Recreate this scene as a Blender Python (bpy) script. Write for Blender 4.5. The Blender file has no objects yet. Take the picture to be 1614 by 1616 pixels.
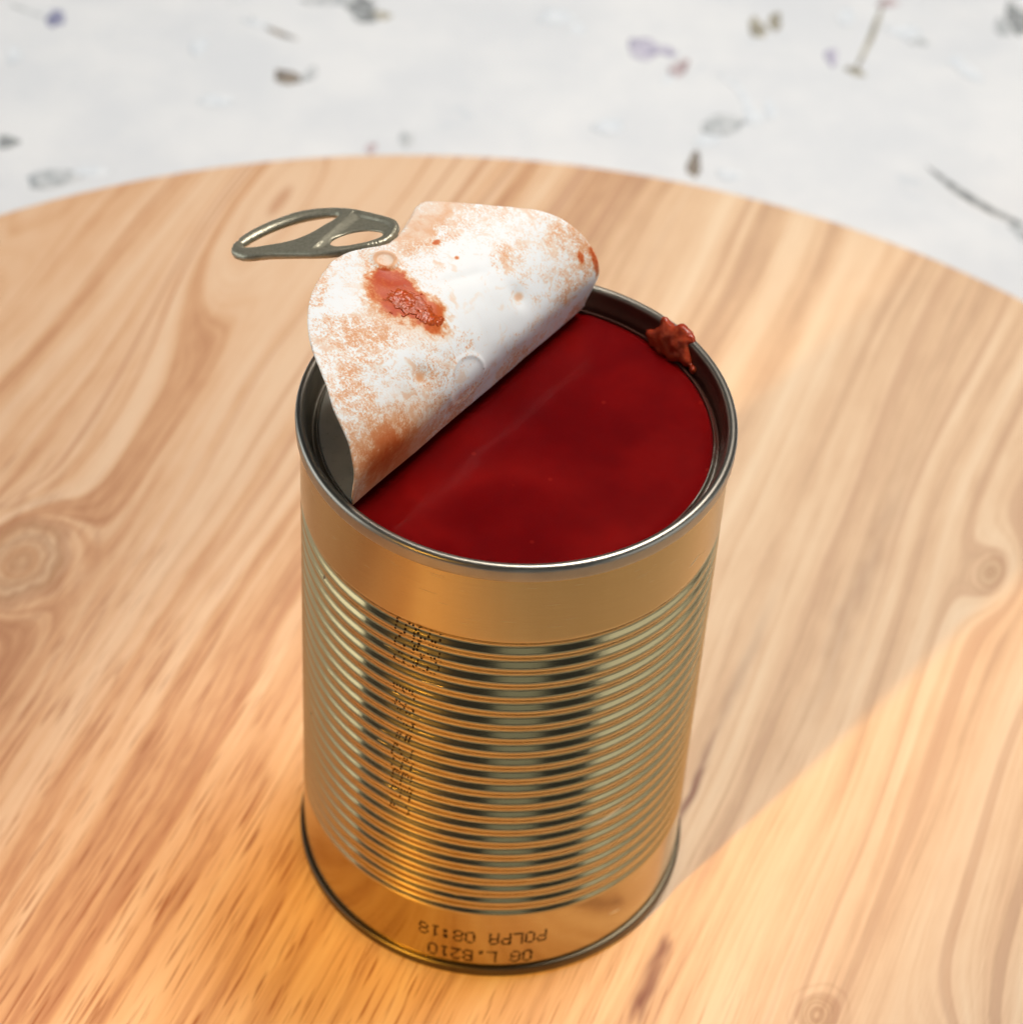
import bpy, bmesh, math, random
import numpy as np
from mathutils import Vector, Matrix, noise

# ------------------------------------------------------------------ camera, light, exposure
SC = bpy.context.scene
COL = SC.collection
MM = 0.001                       # everything below is measured in millimetres
H = 111.33                       # height of the can

cam = bpy.data.cameras.new('camera')
cam.sensor_width = 36.0
cam.sensor_fit = 'HORIZONTAL'
cam.lens = 4231.8 / 1614 * 36.0
cam.clip_start, cam.clip_end = 0.02, 50
cam.dof.use_dof = True
cam.dof.focus_distance = 0.446
cam.dof.aperture_fstop = 20.0
camo = bpy.data.objects.new('camera', cam)
COL.objects.link(camo)
_r = Vector((0.9978831922644408, 0.045154069131432543, 0.04680004954060522))
_u = Vector((-0.06503099759842841, 0.6964278438994218, 0.7146742108072431))
_f = Vector((0.0003224088747075693, 0.7162048368186831, -0.6978900542134421))
_m = Matrix((_r, _u, -_f)).transposed().to_4x4()
_m.translation = Vector((0.0, -0.34095175, 0.41936572))
camo.matrix_world = _m
SC.camera = camo

w = bpy.data.worlds.new('World')
SC.world = w
w.use_nodes = True
w.node_tree.nodes['Background'].inputs[0].default_value = (0.80, 0.88, 1.0, 1)
w.node_tree.nodes['Background'].inputs[1].default_value = 0.055


def aim(o, target):
    d = Vector(target) - o.location
    o.rotation_euler = d.to_track_quat('-Z', 'Y').to_euler()


def area(name, loc, target, sx, sy, power, col):
    l = bpy.data.lights.new(name, 'AREA')
    l.shape = 'RECTANGLE'
    l.size, l.size_y = sx, sy
    l.energy = power
    l.color = col
    o = bpy.data.objects.new(name, l)
    COL.objects.link(o)
    o.location = loc
    aim(o, target)
    return o


area('window_light_left', (-0.78, 0.08, 0.235), (0, 0.08, 0.235), 0.80, 0.47, 2.1, (0.88, 0.95, 0.97))
area('window_light_right', (0.78, -0.31, 0.235), (0, -0.31, 0.235), 0.86, 0.47, 1.25, (0.88, 0.95, 0.97))
top = area('ceiling_softbox', (0.32, 0.46, 1.28), (0.04, 0.21, 0), 0.72, 0.66, 2.80, (1.0, 0.95, 0.89))
area('warm_rib_fill', (-0.80, -0.98, 0.27), (0, 0, 0.2), 0.62, 0.50, 0.16, (1.0, 0.62, 0.16))  # added lamp, no curtain: golden reflection in the dark bands of the ribs
area('sauce_sheen_fill', (0.40, 1.55, 1.50), (0.1, 0.0, 0.1), 0.85, 0.7, 0.10, (0.85, 0.92, 1.0))  # added lamp for a pale sheen on the sauce, no wall stands there
top.data.spread = math.radians(54)
area('dim_window_front', (0.20, -1.2, 0.36), (0, 0, 0.3), 0.46, 0.68, 0.30, (0.90, 1.0, 0.97))
_s = bpy.data.lights.new('low_warm_sunbeam', 'SPOT')
_s.energy = 200
_s.color = (1.0, 0.51, 0.06)
_s.shadow_soft_size = 0.042
_s.spot_size = math.radians(6.4)
_s.spot_blend = 0.65
so = bpy.data.objects.new('low_warm_sunbeam', _s)
COL.objects.link(so)
so.location = (-0.90, -1.135, 0.60)
aim(so, (-0.016, -0.026, 0.0))

vs = SC.view_settings
vs.view_transform = 'Standard'
try:
    vs.look = 'None'
except Exception:
    pass
vs.exposure = 0.0
vs.gamma = 1.0
SC.cycles.use_denoising = True
SC.cycles.max_bounces = 10
SC.cycles.glossy_bounces = 6
SC.cycles.diffuse_bounces = 4
SC.cycles.sample_clamp_indirect = 0.0
SC.cycles.blur_glossy = 1.0


RB = 37.15                       # radius of the can body


# ------------------------------------------------------------------ node helper
class NT:
    """small wrapper that turns arithmetic on sockets into math nodes"""
    def __init__(self, name):
        self.mat = bpy.data.materials.new(name)
        self.mat.use_nodes = True
        self.t = self.mat.node_tree
        self.bsdf = self.t.nodes['Principled BSDF']

    def node(self, kind, **kw):
        n = self.t.nodes.new(kind)
        for k, v in kw.items():
            setattr(n, k, v)
        return n

    def put(self, sock, v):
        if isinstance(v, V):
            v = v.s
        if isinstance(v, bpy.types.NodeSocket):
            self.t.links.new(v, sock)
        else:
            sock.default_value = v

    def math(self, op, a, b=None, c=None, clamp=False):
        n = self.node('ShaderNodeMath', operation=op, use_clamp=clamp)
        for i, x in enumerate((a, b, c)):
            if x is not None:
                self.put(n.inputs[i], x)
        return V(self, n.outputs[0])

    def coords(self, uv=False):
        tc = self.node('ShaderNodeTexCoord')
        sx = self.node('ShaderNodeSeparateXYZ')
        self.t.links.new(tc.outputs['UV' if uv else 'Object'], sx.inputs[0])
        k = 100.0 if uv else 1000.0
        return [V(self, o) * k for o in sx.outputs]

    def vec(self, x, y, z=0.0):
        n = self.node('ShaderNodeCombineXYZ')
        for i, q in enumerate((x, y, z)):
            self.put(n.inputs[i], q)
        return n.outputs[0]

    def noise(self, v, scale=1.0, detail=3.0, rough=0.55, dist=0.0):
        n = self.node('ShaderNodeTexNoise')
        self.put(n.inputs['Vector'], v)
        n.inputs['Scale'].default_value = scale
        n.inputs['Detail'].default_value = detail
        n.inputs['Roughness'].default_value = rough
        n.inputs['Distortion'].default_value = dist
        return V(self, n.outputs[0])

    def voro(self, v, scale=1.0, rand=1.0):
        n = self.node('ShaderNodeTexVoronoi')
        self.put(n.inputs['Vector'], v)
        n.inputs['Scale'].default_value = scale
        n.inputs['Randomness'].default_value = rand
        return V(self, n.outputs['Distance'])

    def step(self, v, a, b):
        n = self.node('ShaderNodeMapRange', interpolation_type='SMOOTHSTEP')
        self.put(n.inputs[0], v)
        n.inputs[1].default_value = a
        n.inputs[2].default_value = b
        return V(self, n.outputs[0])

    def mix(self, f, a, b):
        n = self.node('ShaderNodeMix', data_type='RGBA')
        self.put(n.inputs[0], f)
        for s, q in ((n.inputs[6], a), (n.inputs[7], b)):
            if isinstance(q, tuple):
                s.default_value = (*q, 1) if len(q) == 3 else q
            else:
                self.put(s, q)
        return n.outputs[2]

    def ramp(self, f, stops):
        n = self.node('ShaderNodeValToRGB')
        self.put(n.inputs[0], f)
        e = n.color_ramp.elements
        while len(e) < len(stops):
            e.new(0.5)
        for q, (p, c) in zip(e, stops):
            q.position = p
            q.color = (*c, 1)
        return n.outputs[0]

    def bump(self, h, strength, dist):
        n = self.node('ShaderNodeBump')
        self.put(n.inputs['Height'], h)
        n.inputs['Strength'].default_value = strength
        n.inputs['Distance'].default_value = dist * MM
        self.t.links.new(n.outputs[0], self.bsdf.inputs['Normal'])
        return n

    def set(self, **kw):
        for k, v in kw.items():
            k = k.replace('_', ' ')
            s = self.bsdf.inputs[k]
            if isinstance(v, tuple) and len(v) == 3 and s.type == 'RGBA':
                v = (*v, 1)
            self.put(s, v)


class V:
    def __init__(self, nt, s):
        self.nt, self.s = nt, s

    def __add__(self, o): return self.nt.math('ADD', self, o)
    __radd__ = __add__
    def __sub__(self, o): return self.nt.math('SUBTRACT', self, o)
    def __rsub__(self, o): return self.nt.math('SUBTRACT', o, self)
    def __mul__(self, o): return self.nt.math('MULTIPLY', self, o)
    __rmul__ = __mul__
    def __truediv__(self, o): return self.nt.math('DIVIDE', self, o)
    def sin(self): return self.nt.math('SINE', self)
    def exp(self): return self.nt.math('EXPONENT', self)
    def abs(self): return self.nt.math('ABSOLUTE', self)
    def max(self, o): return self.nt.math('MAXIMUM', self, o)
    def min(self, o): return self.nt.math('MINIMUM', self, o)
    def clamp(self): return self.nt.math('ADD', self, 0.0, clamp=True)
    def atan2(self, o): return self.nt.math('ARCTAN2', self, o)


def gauss(n, x, y, cx, cy, sx, sy, ang=0.0):
    ca, sa = math.cos(math.radians(ang)), math.sin(math.radians(ang))
    dx, dy = x - cx, y - cy
    a = (dx * ca + dy * sa) * (1.0 / sx)
    b = (dy * ca - dx * sa) * (1.0 / sy)
    return ((a * a + b * b) * -1.0).exp()


# ------------------------------------------------------------------ materials
def mat_wood():
    n = NT('rubberwood')
    x, y, z = n.coords()
    A = math.radians(71.5)
    ca, sa = math.cos(A), math.sin(A)
    g = x * ca + y * sa               # along the grain
    c = x * sa - y * ca               # across it
    warp = (n.noise(n.vec(c * 0.016, g * 0.0060), 1.0, 1.0) - 0.5) * 17.0 \
        + (n.noise(n.vec(c * 0.07, g * 0.012), 1.0, 1.0) - 0.5) * 4.0
    F = c + warp

    def knot(px, py, amp, sc, sg, ang=0):
        return gauss(n, c, g, px * sa - py * ca, px * ca + py * sa, sc, sg, ang) * amp
    F = F + knot(-107, 64, 40, 10, 15) + knot(-66, 196, 34, 12, 50) + knot(84, -62, -16, 10, 26) \
        + knot(108, 80, -11, 6, 12) + knot(-130, 190, 18, 14, 60)
    broad = n.noise(n.vec(F * 0.040, g * 0.0010, 3.0), 1.0, 1.0)
    band = n.noise(n.vec(F * 0.15, g * 0.002, 9.0), 1.0, 1.0)
    fine = n.noise(n.vec(F * 0.70, g * 0.008, 1.0), 1.0, 2.0, 0.6)
    fibre = n.noise(n.vec(c * 2.6, g * 0.07, 0.0), 1.0, 3.0, 0.65)
    mott = n.noise(n.vec(c * 0.20, g * 0.06, 5.0), 1.0, 3.0, 0.6)
    tone = broad * 0.70 + band * 1.25 + fine * 0.70 + fibre * 0.34 + mott * 0.30 - 1.145
    tone = (tone - 0.47) * 1.22 + 0.45
    col = n.ramp(tone, [(0.16, (0.400, 0.196, 0.100)), (0.36, (0.580, 0.340, 0.185)),
                        (0.56, (0.690, 0.460, 0.280)), (0.82, (0.760, 0.565, 0.380))])
    # dark late-wood lines
    line = n.step(n.noise(n.vec(F * 0.21, g * 0.0015, 4.0), 1.0, 1.0), 0.58, 0.67)
    col = n.mix(line * 0.66, col, (0.385, 0.165, 0.080))
    # redder lath one side, paler the other; the pale also paints in the front glow
    side = n.step(c + warp * 0.6, -100.0, 0.0)
    col = n.mix((1.0 - side) * 0.55, col, n.mix(0.45, col, (0.54, 0.235, 0.105)))
    col = n.mix(side * 0.38, col, (0.77, 0.585, 0.395))
    # open pores: short dark dashes along the grain
    front = n.step(c * 0.50 + g, 30.0, -50.0)
    zone = n.noise(n.vec(c * 0.06, g * 0.012, 7.0), 1.0, 2.0)
    pn = n.noise(n.vec(c * 1.35, g * 0.034, 2.0), 1.0, 1.0)
    pore = n.step(pn, 0.60, 0.68) * n.step(zone, 0.38, 0.60) * (front * 0.85 + 0.06)
    col = n.mix(pore, col, (0.30, 0.100, 0.035))
    pn2 = n.noise(n.vec(c * 2.8, g * 0.062, 8.0), 1.0, 1.0, 0.5)
    pore2 = n.step(pn2, 0.62, 0.70) * (front * 0.80 + 0.12)
    col = n.mix(pore2, col, (0.27, 0.090, 0.030))

    # mineral streaks
    def streak(px, py, sc, sg, wob):
        c0, g0 = px * sa - py * ca, px * ca + py * sa
        wv = (n.noise(n.vec(g * 0.05, c * 0.01, float(px)), 1.0, 2.0) - 0.5) * wob
        m = gauss(n, c + wv, g, c0, g0, sc, sg)
        lo_ = (0.34, 0.56) if px < 45 else (0.15, 0.50)
        return m * n.step(n.noise(n.vec(c * 0.25, g * 0.06, float(py)), 1.0, 2.0), *lo_)
    for a in ((40.5, 11.5, 0.9, 16, 4.0), (50, 42, 1.5, 24, 5.0), (35, -27, 1.3, 11, 4.0), (30.5, -42, 1.6, 15, 5.0),
              (78, 75, 2.6, 40, 9.0)):
        col = n.mix(streak(*a) * (0.88 if a[0] < 45 else 0.36), col, (0.17, 0.055, 0.035))
    # knots: a dark heart with rings round it
    for px, py, rc, rg_, amt in ((-105.5, 64.5, 9.5, 13.0, 0.9), (107, 80.5, 2.6, 4.5, 0.9), (64, -41.5, 3.5, 5.0, 0.7)):
        c0, g0 = px * sa - py * ca, px * ca + py * sa
        dc, dg = (c - c0) * (1 / rc), (g - g0) * (1 / rg_)
        rk = n.math('SQRT', dc * dc + dg * dg) + (n.noise(n.vec(c * 0.16, g * 0.10, 3.0), 1.0, 2.0) - 0.5) * 0.7
        rn = n.noise(n.vec(rk * 5.0, 0.5, float(px)), 1.0, 2.0, 0.6)
        inside = n.step(rk, 1.10, 0.80)
        col = n.mix(inside * (0.30 + n.step(rn, 0.42, 0.60) * 0.45) * amt, col, (0.30, 0.135, 0.050))
        edge = n.step((rk - 1.02).abs(), 0.20, 0.03) + n.step((rk - 1.55).abs(), 0.16, 0.02) * 0.5
        col = n.mix(edge * 0.42 * amt, col, (0.33, 0.14, 0.065))
    n.set(Base_Color=V(n, col), Roughness=0.50 + pore * 0.2)
    n.bsdf.inputs['Specular IOR Level'].default_value = 0.35
    n.bump(fibre * 0.5 - pore * 0.8 + fine * 0.3, 0.25, 0.12)
    return n.mat


def mat_tin():
    n = NT('tinplate')
    x, y, z = n.coords()
    az = y.atan2(x)
    brush = n.noise(n.vec(az * 3.2, z * 9.0, 1.0), 1.0, 3.0, 0.7)
    cloud = n.noise(n.vec(az * 3.0, z * 0.10, 4.0), 1.0, 3.0)
    upright = n.noise(n.vec(az * 26.0, z * 0.03, 2.0), 1.0, 2.0)
    flat = n.step(z, 92.5, 94.5) + n.step(z, 17.6, 15.8)
    rough = 0.125 + n.step(z, 92.5, 94.5) * 0.09 + n.step(z, 17.6, 15.8) * 0.015 + (brush - 0.5) * 0.22 + (cloud - 0.5) * 0.05
    bl_ = n.step(brush, 0.35, 0.70)
    spots = n.step(n.voro(n.vec(az * 36.0, z, 0.0), 0.10), 0.042, 0.022)
    scratch = gauss(n, az * RB, z, -0.92 * RB, 41.0, 3.4, 0.22, 8.3) + gauss(n, az * RB, z, -0.845 * RB, 10.0, 1.2, 0.25, -12.0) + gauss(n, az * RB, z, -0.548 * RB, 97.3, 1.2, 0.16, 11.0)
    scr = n.step(n.noise(n.vec(az * 5.0, z * 4.2, 12.0), 1.0, 1.0), 0.73, 0.76)
    col = n.mix(cloud * 0.5 + upright * 0.4, (0.475, 0.372, 0.190), (0.555, 0.440, 0.235))
    col = n.mix(bl_ * 0.22, col, (0.30, 0.215, 0.10))
    col = n.mix(spots * 0.85, col, (0.04, 0.02, 0.012))
    col = n.mix(scratch.clamp() * 0.8, col, (0.80, 0.74, 0.60))
    n.set(Base_Color=V(n, col), Metallic=1.0 - spots * 0.6 - scratch * 0.7, Roughness=rough + spots * 0.3 + scr * 0.2 + scratch * 0.4)
    n.bump(brush * 0.8 + scr * 1.2 + cloud * 0.5 + upright * 0.5, 0.22, 0.06)
    return n.mat


def mat_steel(name, col, rough, stain_and_reflection=False):
    n = NT(name)
    x, y, z = n.coords()
    az = y.atan2(x)
    wear = n.noise(n.vec(x, y, z), 1.6, 3.0, 0.7)
    cl = n.noise(n.vec(x, y, z), 0.22, 3.0)
    base = n.mix(cl, col, tuple(q * 0.72 for q in col))
    chip = n.step(wear, 0.735, 0.78)
    base = n.mix(chip * 0.55, base, (0.05, 0.035, 0.025))
    metal = 1.0 - chip * 0.4
    rg = rough + (wear - 0.5) * 0.05
    if stain_and_reflection:
        # tomato dried on the inner wall, from the back round to the right; at the front right a painted brown reflection
        rr = n.math('SQRT', x * x + y * y)
        inner = n.step(rr, 36.6, 36.1)
        zn = (cl - 0.5) * 0.5 + (wear - 0.5) * 0.25
        s = n.step(az + zn, -0.20, -0.02) * n.step(az + zn, 2.35, 2.0) + n.step(az + zn * 0.5, -0.44, -0.52) * n.step(az + zn, -1.6, -1.1)
        s = (s * inner).clamp()
        base = n.mix(s * 0.93, base, n.mix(cl, (0.110, 0.020, 0.007), (0.035, 0.007, 0.003)))
        metal = metal * (1.0 - s * 0.8)
        rg = rg + s * 0.02
    n.set(Base_Color=V(n, base), Metallic=metal, Roughness=rg)
    n.bsdf.inputs['Specular IOR Level'].default_value = 0.25
    n.bump(wear, 0.05, 0.03)
    return n.mat


def mat_enamel():
    n = NT('stained_white_lacquer')
    s, t, _ = n.coords(uv=True)        # millimetres along / across the unrolled lid
    wx = (n.noise(n.vec(s, t, 1.0), 0.22, 3.0) - 0.5) * 7.0
    wy = (n.noise(n.vec(s, t, 6.0), 0.22, 3.0) - 0.5) * 7.0
    S, T = s + wx, t + wy
    speck = n.noise(n.vec(s, t, 0.0), 2.6, 4.0, 0.74)
    speck2 = n.noise(n.vec(s, t, 4.0), 0.85, 3.0, 0.65)
    patch = n.noise(n.vec(S, T, 2.0), 0.095, 3.0, 0.6)

    def G(*a):
        return gauss(n, S, T, *a)
    clean = (G(26, 9, 8, 4.5, 20) + G(13, 0, 3.5, 12) + G(20, 3, 4, 6) + G(19, 16, 3, 6) * 0.5 + G(37, -16, 3, 5) * 0.7 + G(22, -14, 3, 3) * 0.4).clamp()
    dens = 0.33 + (patch - 0.5) * 1.25 + G(4, -24, 6, 10) * 0.70 + G(39, 12, 4, 10) * 0.65 + G(13, -28, 6, 7) * 0.25 \
        + G(33, -10, 6, 7) * 0.30 + G(22, 25, 10, 9) * 0.14 + G(31, 20, 6, 8) * 0.12 - clean * 0.50
    dens = dens.clamp()
    k = n.math('MULTIPLY_ADD', dens, -0.34, 0.605)          # speckle threshold falls as the soiling grows
    sp = n.math('SUBTRACT', speck * 0.6 + speck2 * 0.4, k)
    veil = n.step(sp, -0.03, 0.15) * (0.50 + n.step(patch, 0.4, 0.7) * 0.40)
    film = n.step(dens + (speck2 - 0.5) * 0.8, 0.42, 1.15) * 0.85
    film = film.max(n.step(n.noise(n.vec(S, T, 11.0), 0.40, 2.0), 0.56, 0.72) * 0.5 * (1.0 - clean * 0.7))
    # blots with a body of their own
    b1 = G(30.0, -5.2, 5.2, 3.6, 15) * 1.6 + G(24, -4, 3.8, 3.0) * 1.3 + G(33.8, -6.5, 3.6, 5.0) * 0.85
    b1 = n.step(b1 + (speck2 - 0.5) * 1.3, 0.30, 1.25)
    halo = n.step(G(28, -7, 11, 8) + (speck - 0.5) * 1.0, 0.42, 1.0) * 0.45
    b2 = n.step(gauss(n, s, t, 17.4, -13.8, 1.3, 1.7) + gauss(n, s, t, 17.2, 13.7, 1.2, 1.5) + (speck2 - 0.5) * 0.6, 0.35, 1.0) * 0.8
    b3 = n.step(gauss(n, s, t, 13.0, 33.6, 5.0, 1.2) + gauss(n, s, t, 15.5, 30.5, 1.6, 1.1) + gauss(n, s, t, 34.0, 9.0, 0.8, 1.2)
                + gauss(n, s, t, 29.5, 9.2, 0.6, 0.7) + (speck2 - 0.5) * 0.5, 0.45, 0.95) * 0.85
    low = n.step(gauss(n, s, t, 2.5, -25, 4.5, 9) + gauss(n, s, t, 0.0, 0.0, 2.2, 34) * 0.55 + (speck - 0.5) * 0.9, 0.35, 1.0) * 0.75
    dr = n.math('SQRT', (s - 37.3) * (s - 37.3) + (t + 1.2) * (t + 1.2))
    ring = n.step((dr - 1.75).abs(), 0.55, 0.15) * 0.75 + n.step(dr, 1.7, 1.2) * 0.35
    st = veil.max(film).max(ring).max(halo).max(low).max(b2)
    col = n.mix(n.noise(n.vec(s, t, 3.0), 0.12, 2.0), (0.90, 0.92, 0.935), (0.94, 0.935, 0.92))
    # a film of sauce tints the white like a filter: the thicker, the redder
    den = gauss(n, s, t, 9.0, -26.0, 5.5, 9.0) * (0.35 + speck2 * 1.2) * 1.5 + st.clamp() * (0.75 + n.step(patch, 0.38, 0.62) * 0.45) + (b1.max(b3)).clamp() * 2.2
    cc = n.node('ShaderNodeCombineColor')
    for q, kq in enumerate((0.17, 0.86, 1.50)):
        n.put(cc.inputs[q], (den * -kq).exp())
    mx = n.node('ShaderNodeMix', data_type='RGBA', blend_type='MULTIPLY')
    n.put(mx.inputs[0], 1.0)
    n.put(mx.inputs[6], col)
    n.put(mx.inputs[7], cc.outputs[0])
    col = mx.outputs[2]
    n.set(Base_Color=V(n, col), Roughness=0.42 + st * 0.1 - b1 * 0.15)
    n.bsdf.inputs['Specular IOR Level'].default_value = 0.2
    n.bump(speck * 0.5 + b1 * 0.6 + patch * 0.6, 0.18, 0.15)
    return n.mat


def mat_lidback():
    n = NT('grey_lid_metal')
    x, y, z = n.coords()
    a = n.noise(n.vec(x, y, z), 0.9, 4.0, 0.7)
    b = n.noise(n.vec(x, y, z), 0.25, 3.0)
    col = n.mix(b, (0.38, 0.385, 0.35), (0.54, 0.53, 0.47))
    col = n.mix(n.step(a, 0.60, 0.72) * 0.5, col, (0.12, 0.11, 0.09))
    n.set(Base_Color=V(n, col), Metallic=0.9, Roughness=0.40 + (a - 0.5) * 0.2)
    n.bump(a, 0.15, 0.06)
    return n.mat


def mat_tab():
    n = NT('olive_grey_tab_metal')
    x, y, z = n.coords()
    a = n.noise(n.vec(x, y, z), 1.3, 3.0, 0.7)
    col = n.mix(n.step(a, 0.35, 0.75), (0.46, 0.43, 0.325), (0.35, 0.325, 0.24))
    n.set(Base_Color=V(n, col), Metallic=0.75, Roughness=0.42 + (a - 0.5) * 0.15)
    n.bump(a, 0.10, 0.06)
    return n.mat


def mat_sauce():
    n = NT('tomato_sauce')
    x, y, z = n.coords()
    a = n.noise(n.vec(x, y, z), 0.050, 2.0, 0.5, 0.4)
    b = n.noise(n.vec(x, y, z), 0.5, 3.0, 0.6)
    col = n.ramp(a * 0.9 + b * 0.1, [(0.28, (0.115, 0.0010, 0.0018)), (0.50, (0.172, 0.0022, 0.0026)), (0.74, (0.25, 0.005, 0.004))])
    lump = n.voro(n.vec(x + a * 14.0, y + b * 3.0, 0.0), 0.075)
    col = n.mix(n.step(lump, 0.30, 0.62) * 0.18, col, (0.075, 0.0010, 0.0022))
    crumb = n.step(n.voro(n.vec(x, y, z), 0.16), 0.09, 0.04)
    col = n.mix(crumb * 0.4, col, (0.33, 0.020, 0.012))
    n.set(Base_Color=V(n, col), Roughness=0.14 + (a - 0.5) * 0.16)
    n.bsdf.inputs['Subsurface Weight'].default_value = 0.6
    n.bsdf.inputs['Subsurface Radius'].default_value = (0.007, 0.0008, 0.0008)
    n.bsdf.inputs['Subsurface Scale'].default_value = 1.0
    n.bsdf.inputs['Specular IOR Level'].default_value = 0.13
    n.bump(a * 1.0 + b * 0.04 + n.noise(n.vec(x, y, z), 0.14, 2.0) * 0.5, 0.22, 1.0)
    return n.mat


def mat_pulp(name, ca, cb):
    n = NT(name)
    x, y, z = n.coords()
    a = n.noise(n.vec(x, y, z), 1.1, 3.0, 0.6)
    n.set(Base_Color=V(n, n.mix(a, ca, cb)), Roughness=0.22)
    n.bsdf.inputs['Specular IOR Level'].default_value = 0.30
    n.bsdf.inputs['Subsurface Weight'].default_value = 0.25
    n.bsdf.inputs['Subsurface Radius'].default_value = (0.0012, 0.0004, 0.0002)
    n.bsdf.inputs['Subsurface Scale'].default_value = 1.0
    n.bump(a, 0.3, 0.4)
    return n.mat


def mat_paper():
    n = NT('handmade_paper')
    x, y, z = n.coords()
    a = n.noise(n.vec(x, y, z), 0.028, 4.0, 0.6)
    f = n.noise(n.vec(x * 0.25, y, z), 0.6, 4.0, 0.7, 1.5)
    col = n.mix(n.step(a, 0.35, 0.70), (0.625, 0.645, 0.67), (0.70, 0.71, 0.72))
    fl = n.step(n.noise(n.vec(x, y, z), 0.05, 3.0, 0.7, 1.0), 0.66, 0.74)
    col = n.mix(fl * 0.45, col, (0.48, 0.53, 0.58))
    n.set(Base_Color=V(n, col), Roughness=0.92)
    n.bsdf.inputs['Specular IOR Level'].default_value = 0.15
    n.bump(f + a, 0.35, 0.5)
    return n.mat


def mat_petal(name, ca, cb, sc=0.35):
    ca, cb = (tuple(q * 0.85 + 0.10 for q in k) for k in (ca, cb))
    n = NT(name)
    x, y, z = n.coords()
    a = n.noise(n.vec(x, y, z), sc, 3.0, 0.6)
    n.set(Base_Color=V(n, n.mix(n.step(a, 0.35, 0.65), ca, cb)), Roughness=0.85)
    n.bsdf.inputs['Specular IOR Level'].default_value = 0.2
    n.bump(a, 0.3, 0.3)
    return n.mat


def mat_ink():
    n = NT('printing_ink')
    x, y, z = n.coords()
    a = n.noise(n.vec(x, y, z), 3.0, 2.0)
    n.set(Base_Color=V(n, n.mix(a, (0.008, 0.003, 0.0015), (0.030, 0.012, 0.005))), Roughness=0.6)
    n.bsdf.inputs['Specular IOR Level'].default_value = 0.1
    return n.mat


WOOD, TIN = mat_wood(), mat_tin()
RIM = mat_steel('rim_steel', (0.42, 0.385, 0.325), 0.34, True)
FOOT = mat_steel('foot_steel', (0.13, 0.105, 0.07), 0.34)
ENAMEL, LIDBACK, TAB, SAUCE = mat_enamel(), mat_lidback(), mat_tab(), mat_sauce()
PULP = mat_pulp('tomato_pulp', (0.26, 0.014, 0.004), (0.52, 0.085, 0.030))
SMEAR = mat_pulp('tomato_smear', (0.52, 0.058, 0.010), (0.64, 0.110, 0.022))
PAPER, INK = mat_paper(), mat_ink()


# ------------------------------------------------------------------ object helpers
def mesh_obj(name, verts, faces, mats, parent=None, smooth=True, fmat=None, uvs=None):
    me = bpy.data.meshes.new(name)
    v = np.asarray(verts, float) * MM
    me.from_pydata([tuple(q) for q in v], [], faces)
    for m in (mats if isinstance(mats, (list, tuple)) else [mats]):
        me.materials.append(m)
    if fmat is not None:
        me.polygons.foreach_set('material_index', list(fmat))
    if smooth:
        me.polygons.foreach_set('use_smooth', [True] * len(me.polygons))
    if uvs is not None:
        uv = me.uv_layers.new(name='unrolled')
        li = np.empty(len(me.loops), int)
        me.loops.foreach_get('vertex_index', li)
        uv.data.foreach_set('uv', (np.asarray(uvs)[li] / 100.0).ravel())
    me.update()
    o = bpy.data.objects.new(name, me)
    COL.objects.link(o)
    if parent is not None:
        o.parent = parent
    return o


def tag(o, label, cat, group=None, kind=None):
    o['label'] = label
    o['category'] = cat
    if group:
        o['group'] = group
    if kind:
        o['kind'] = kind
    return o


def lathe(prof, n=360, closed=False, cap0=False, cap1=False):
    """profile [(r, z)] swept round the z axis"""
    a = np.arange(n) * 2 * np.pi / n
    V_ = []
    for r, z in prof:
        V_.append(np.stack([r * np.cos(a), r * np.sin(a), np.full(n, z)], -1))
    V_ = np.concatenate(V_)
    F = []
    m = len(prof)
    for i in range(m if closed else m - 1):
        j = (i + 1) % m
        for k in range(n):
            l = (k + 1) % n
            F.append((i * n + k, i * n + l, j * n + l, j * n + k))
    if cap0:
        F.append(tuple(range(n))[::-1])
    if cap1:
        F.append(tuple((m - 1) * n + k for k in range(n)))
    return V_, F


def arc(cx, cz, r, a0, a1, k):
    return [(cx + r * math.cos(math.radians(a)), cz + r * math.sin(math.radians(a))) for a in np.linspace(a0, a1, k)]


# ------------------------------------------------------------------ the setting: paper and board
PZ = -18.0                          # the paper lies one board thickness below the board's top


def paper_z(x, y):
    return PZ


N = 40
g = np.linspace(-900, 900, N + 1)
pv = [(x, y, PZ + (0.0 if abs(x) < 300 and abs(y) < 420 else 0.0)) for y in g for x in g]
pf = [(j * (N + 1) + i, j * (N + 1) + i + 1, (j + 1) * (N + 1) + i + 1, (j + 1) * (N + 1) + i) for j in range(N) for i in range(N)]
lo = len(pv)
pv += [(x, y, PZ - 0.6) for y in (-900, 900) for x in (-900, 900)]
pf.append((lo, lo + 2, lo + 3, lo + 1))
paper = mesh_obj('handmade_paper', pv, pf, PAPER)
tag(paper, 'white handmade paper with dark petals and plant bits pressed in, spread under the round board', 'paper')

BX, BY, BR = -9.75, 0.75, 221.7
prof = [(0.001, PZ + 0.01)] + [(BR - 4, PZ + 0.01)] + arc(BR - 4, PZ + 4.01, 4, -90, 0, 7)[1:] + arc(BR - 3.2, -3.2, 3.2, 0, 90, 8) \
    + [(r, 0.0) for r in (200, 160, 120, 80, 40, 10, 0.001)]
bv, bf = lathe(prof, 420)
board = mesh_obj('round_board', bv + np.array([0, 0, 0.0]), bf, WOOD)
board.location = (BX * MM, BY * MM, 0)
# keep the grain pattern in can coordinates
for i in range(len(board.data.vertices)):
    pass
board.data.transform(Matrix.Translation((BX * MM, BY * MM, 0)))
board.location = (0, 0, 0)
tag(board, 'round pale wooden board with knots and slanting grain under the open can', 'wooden board')

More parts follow.
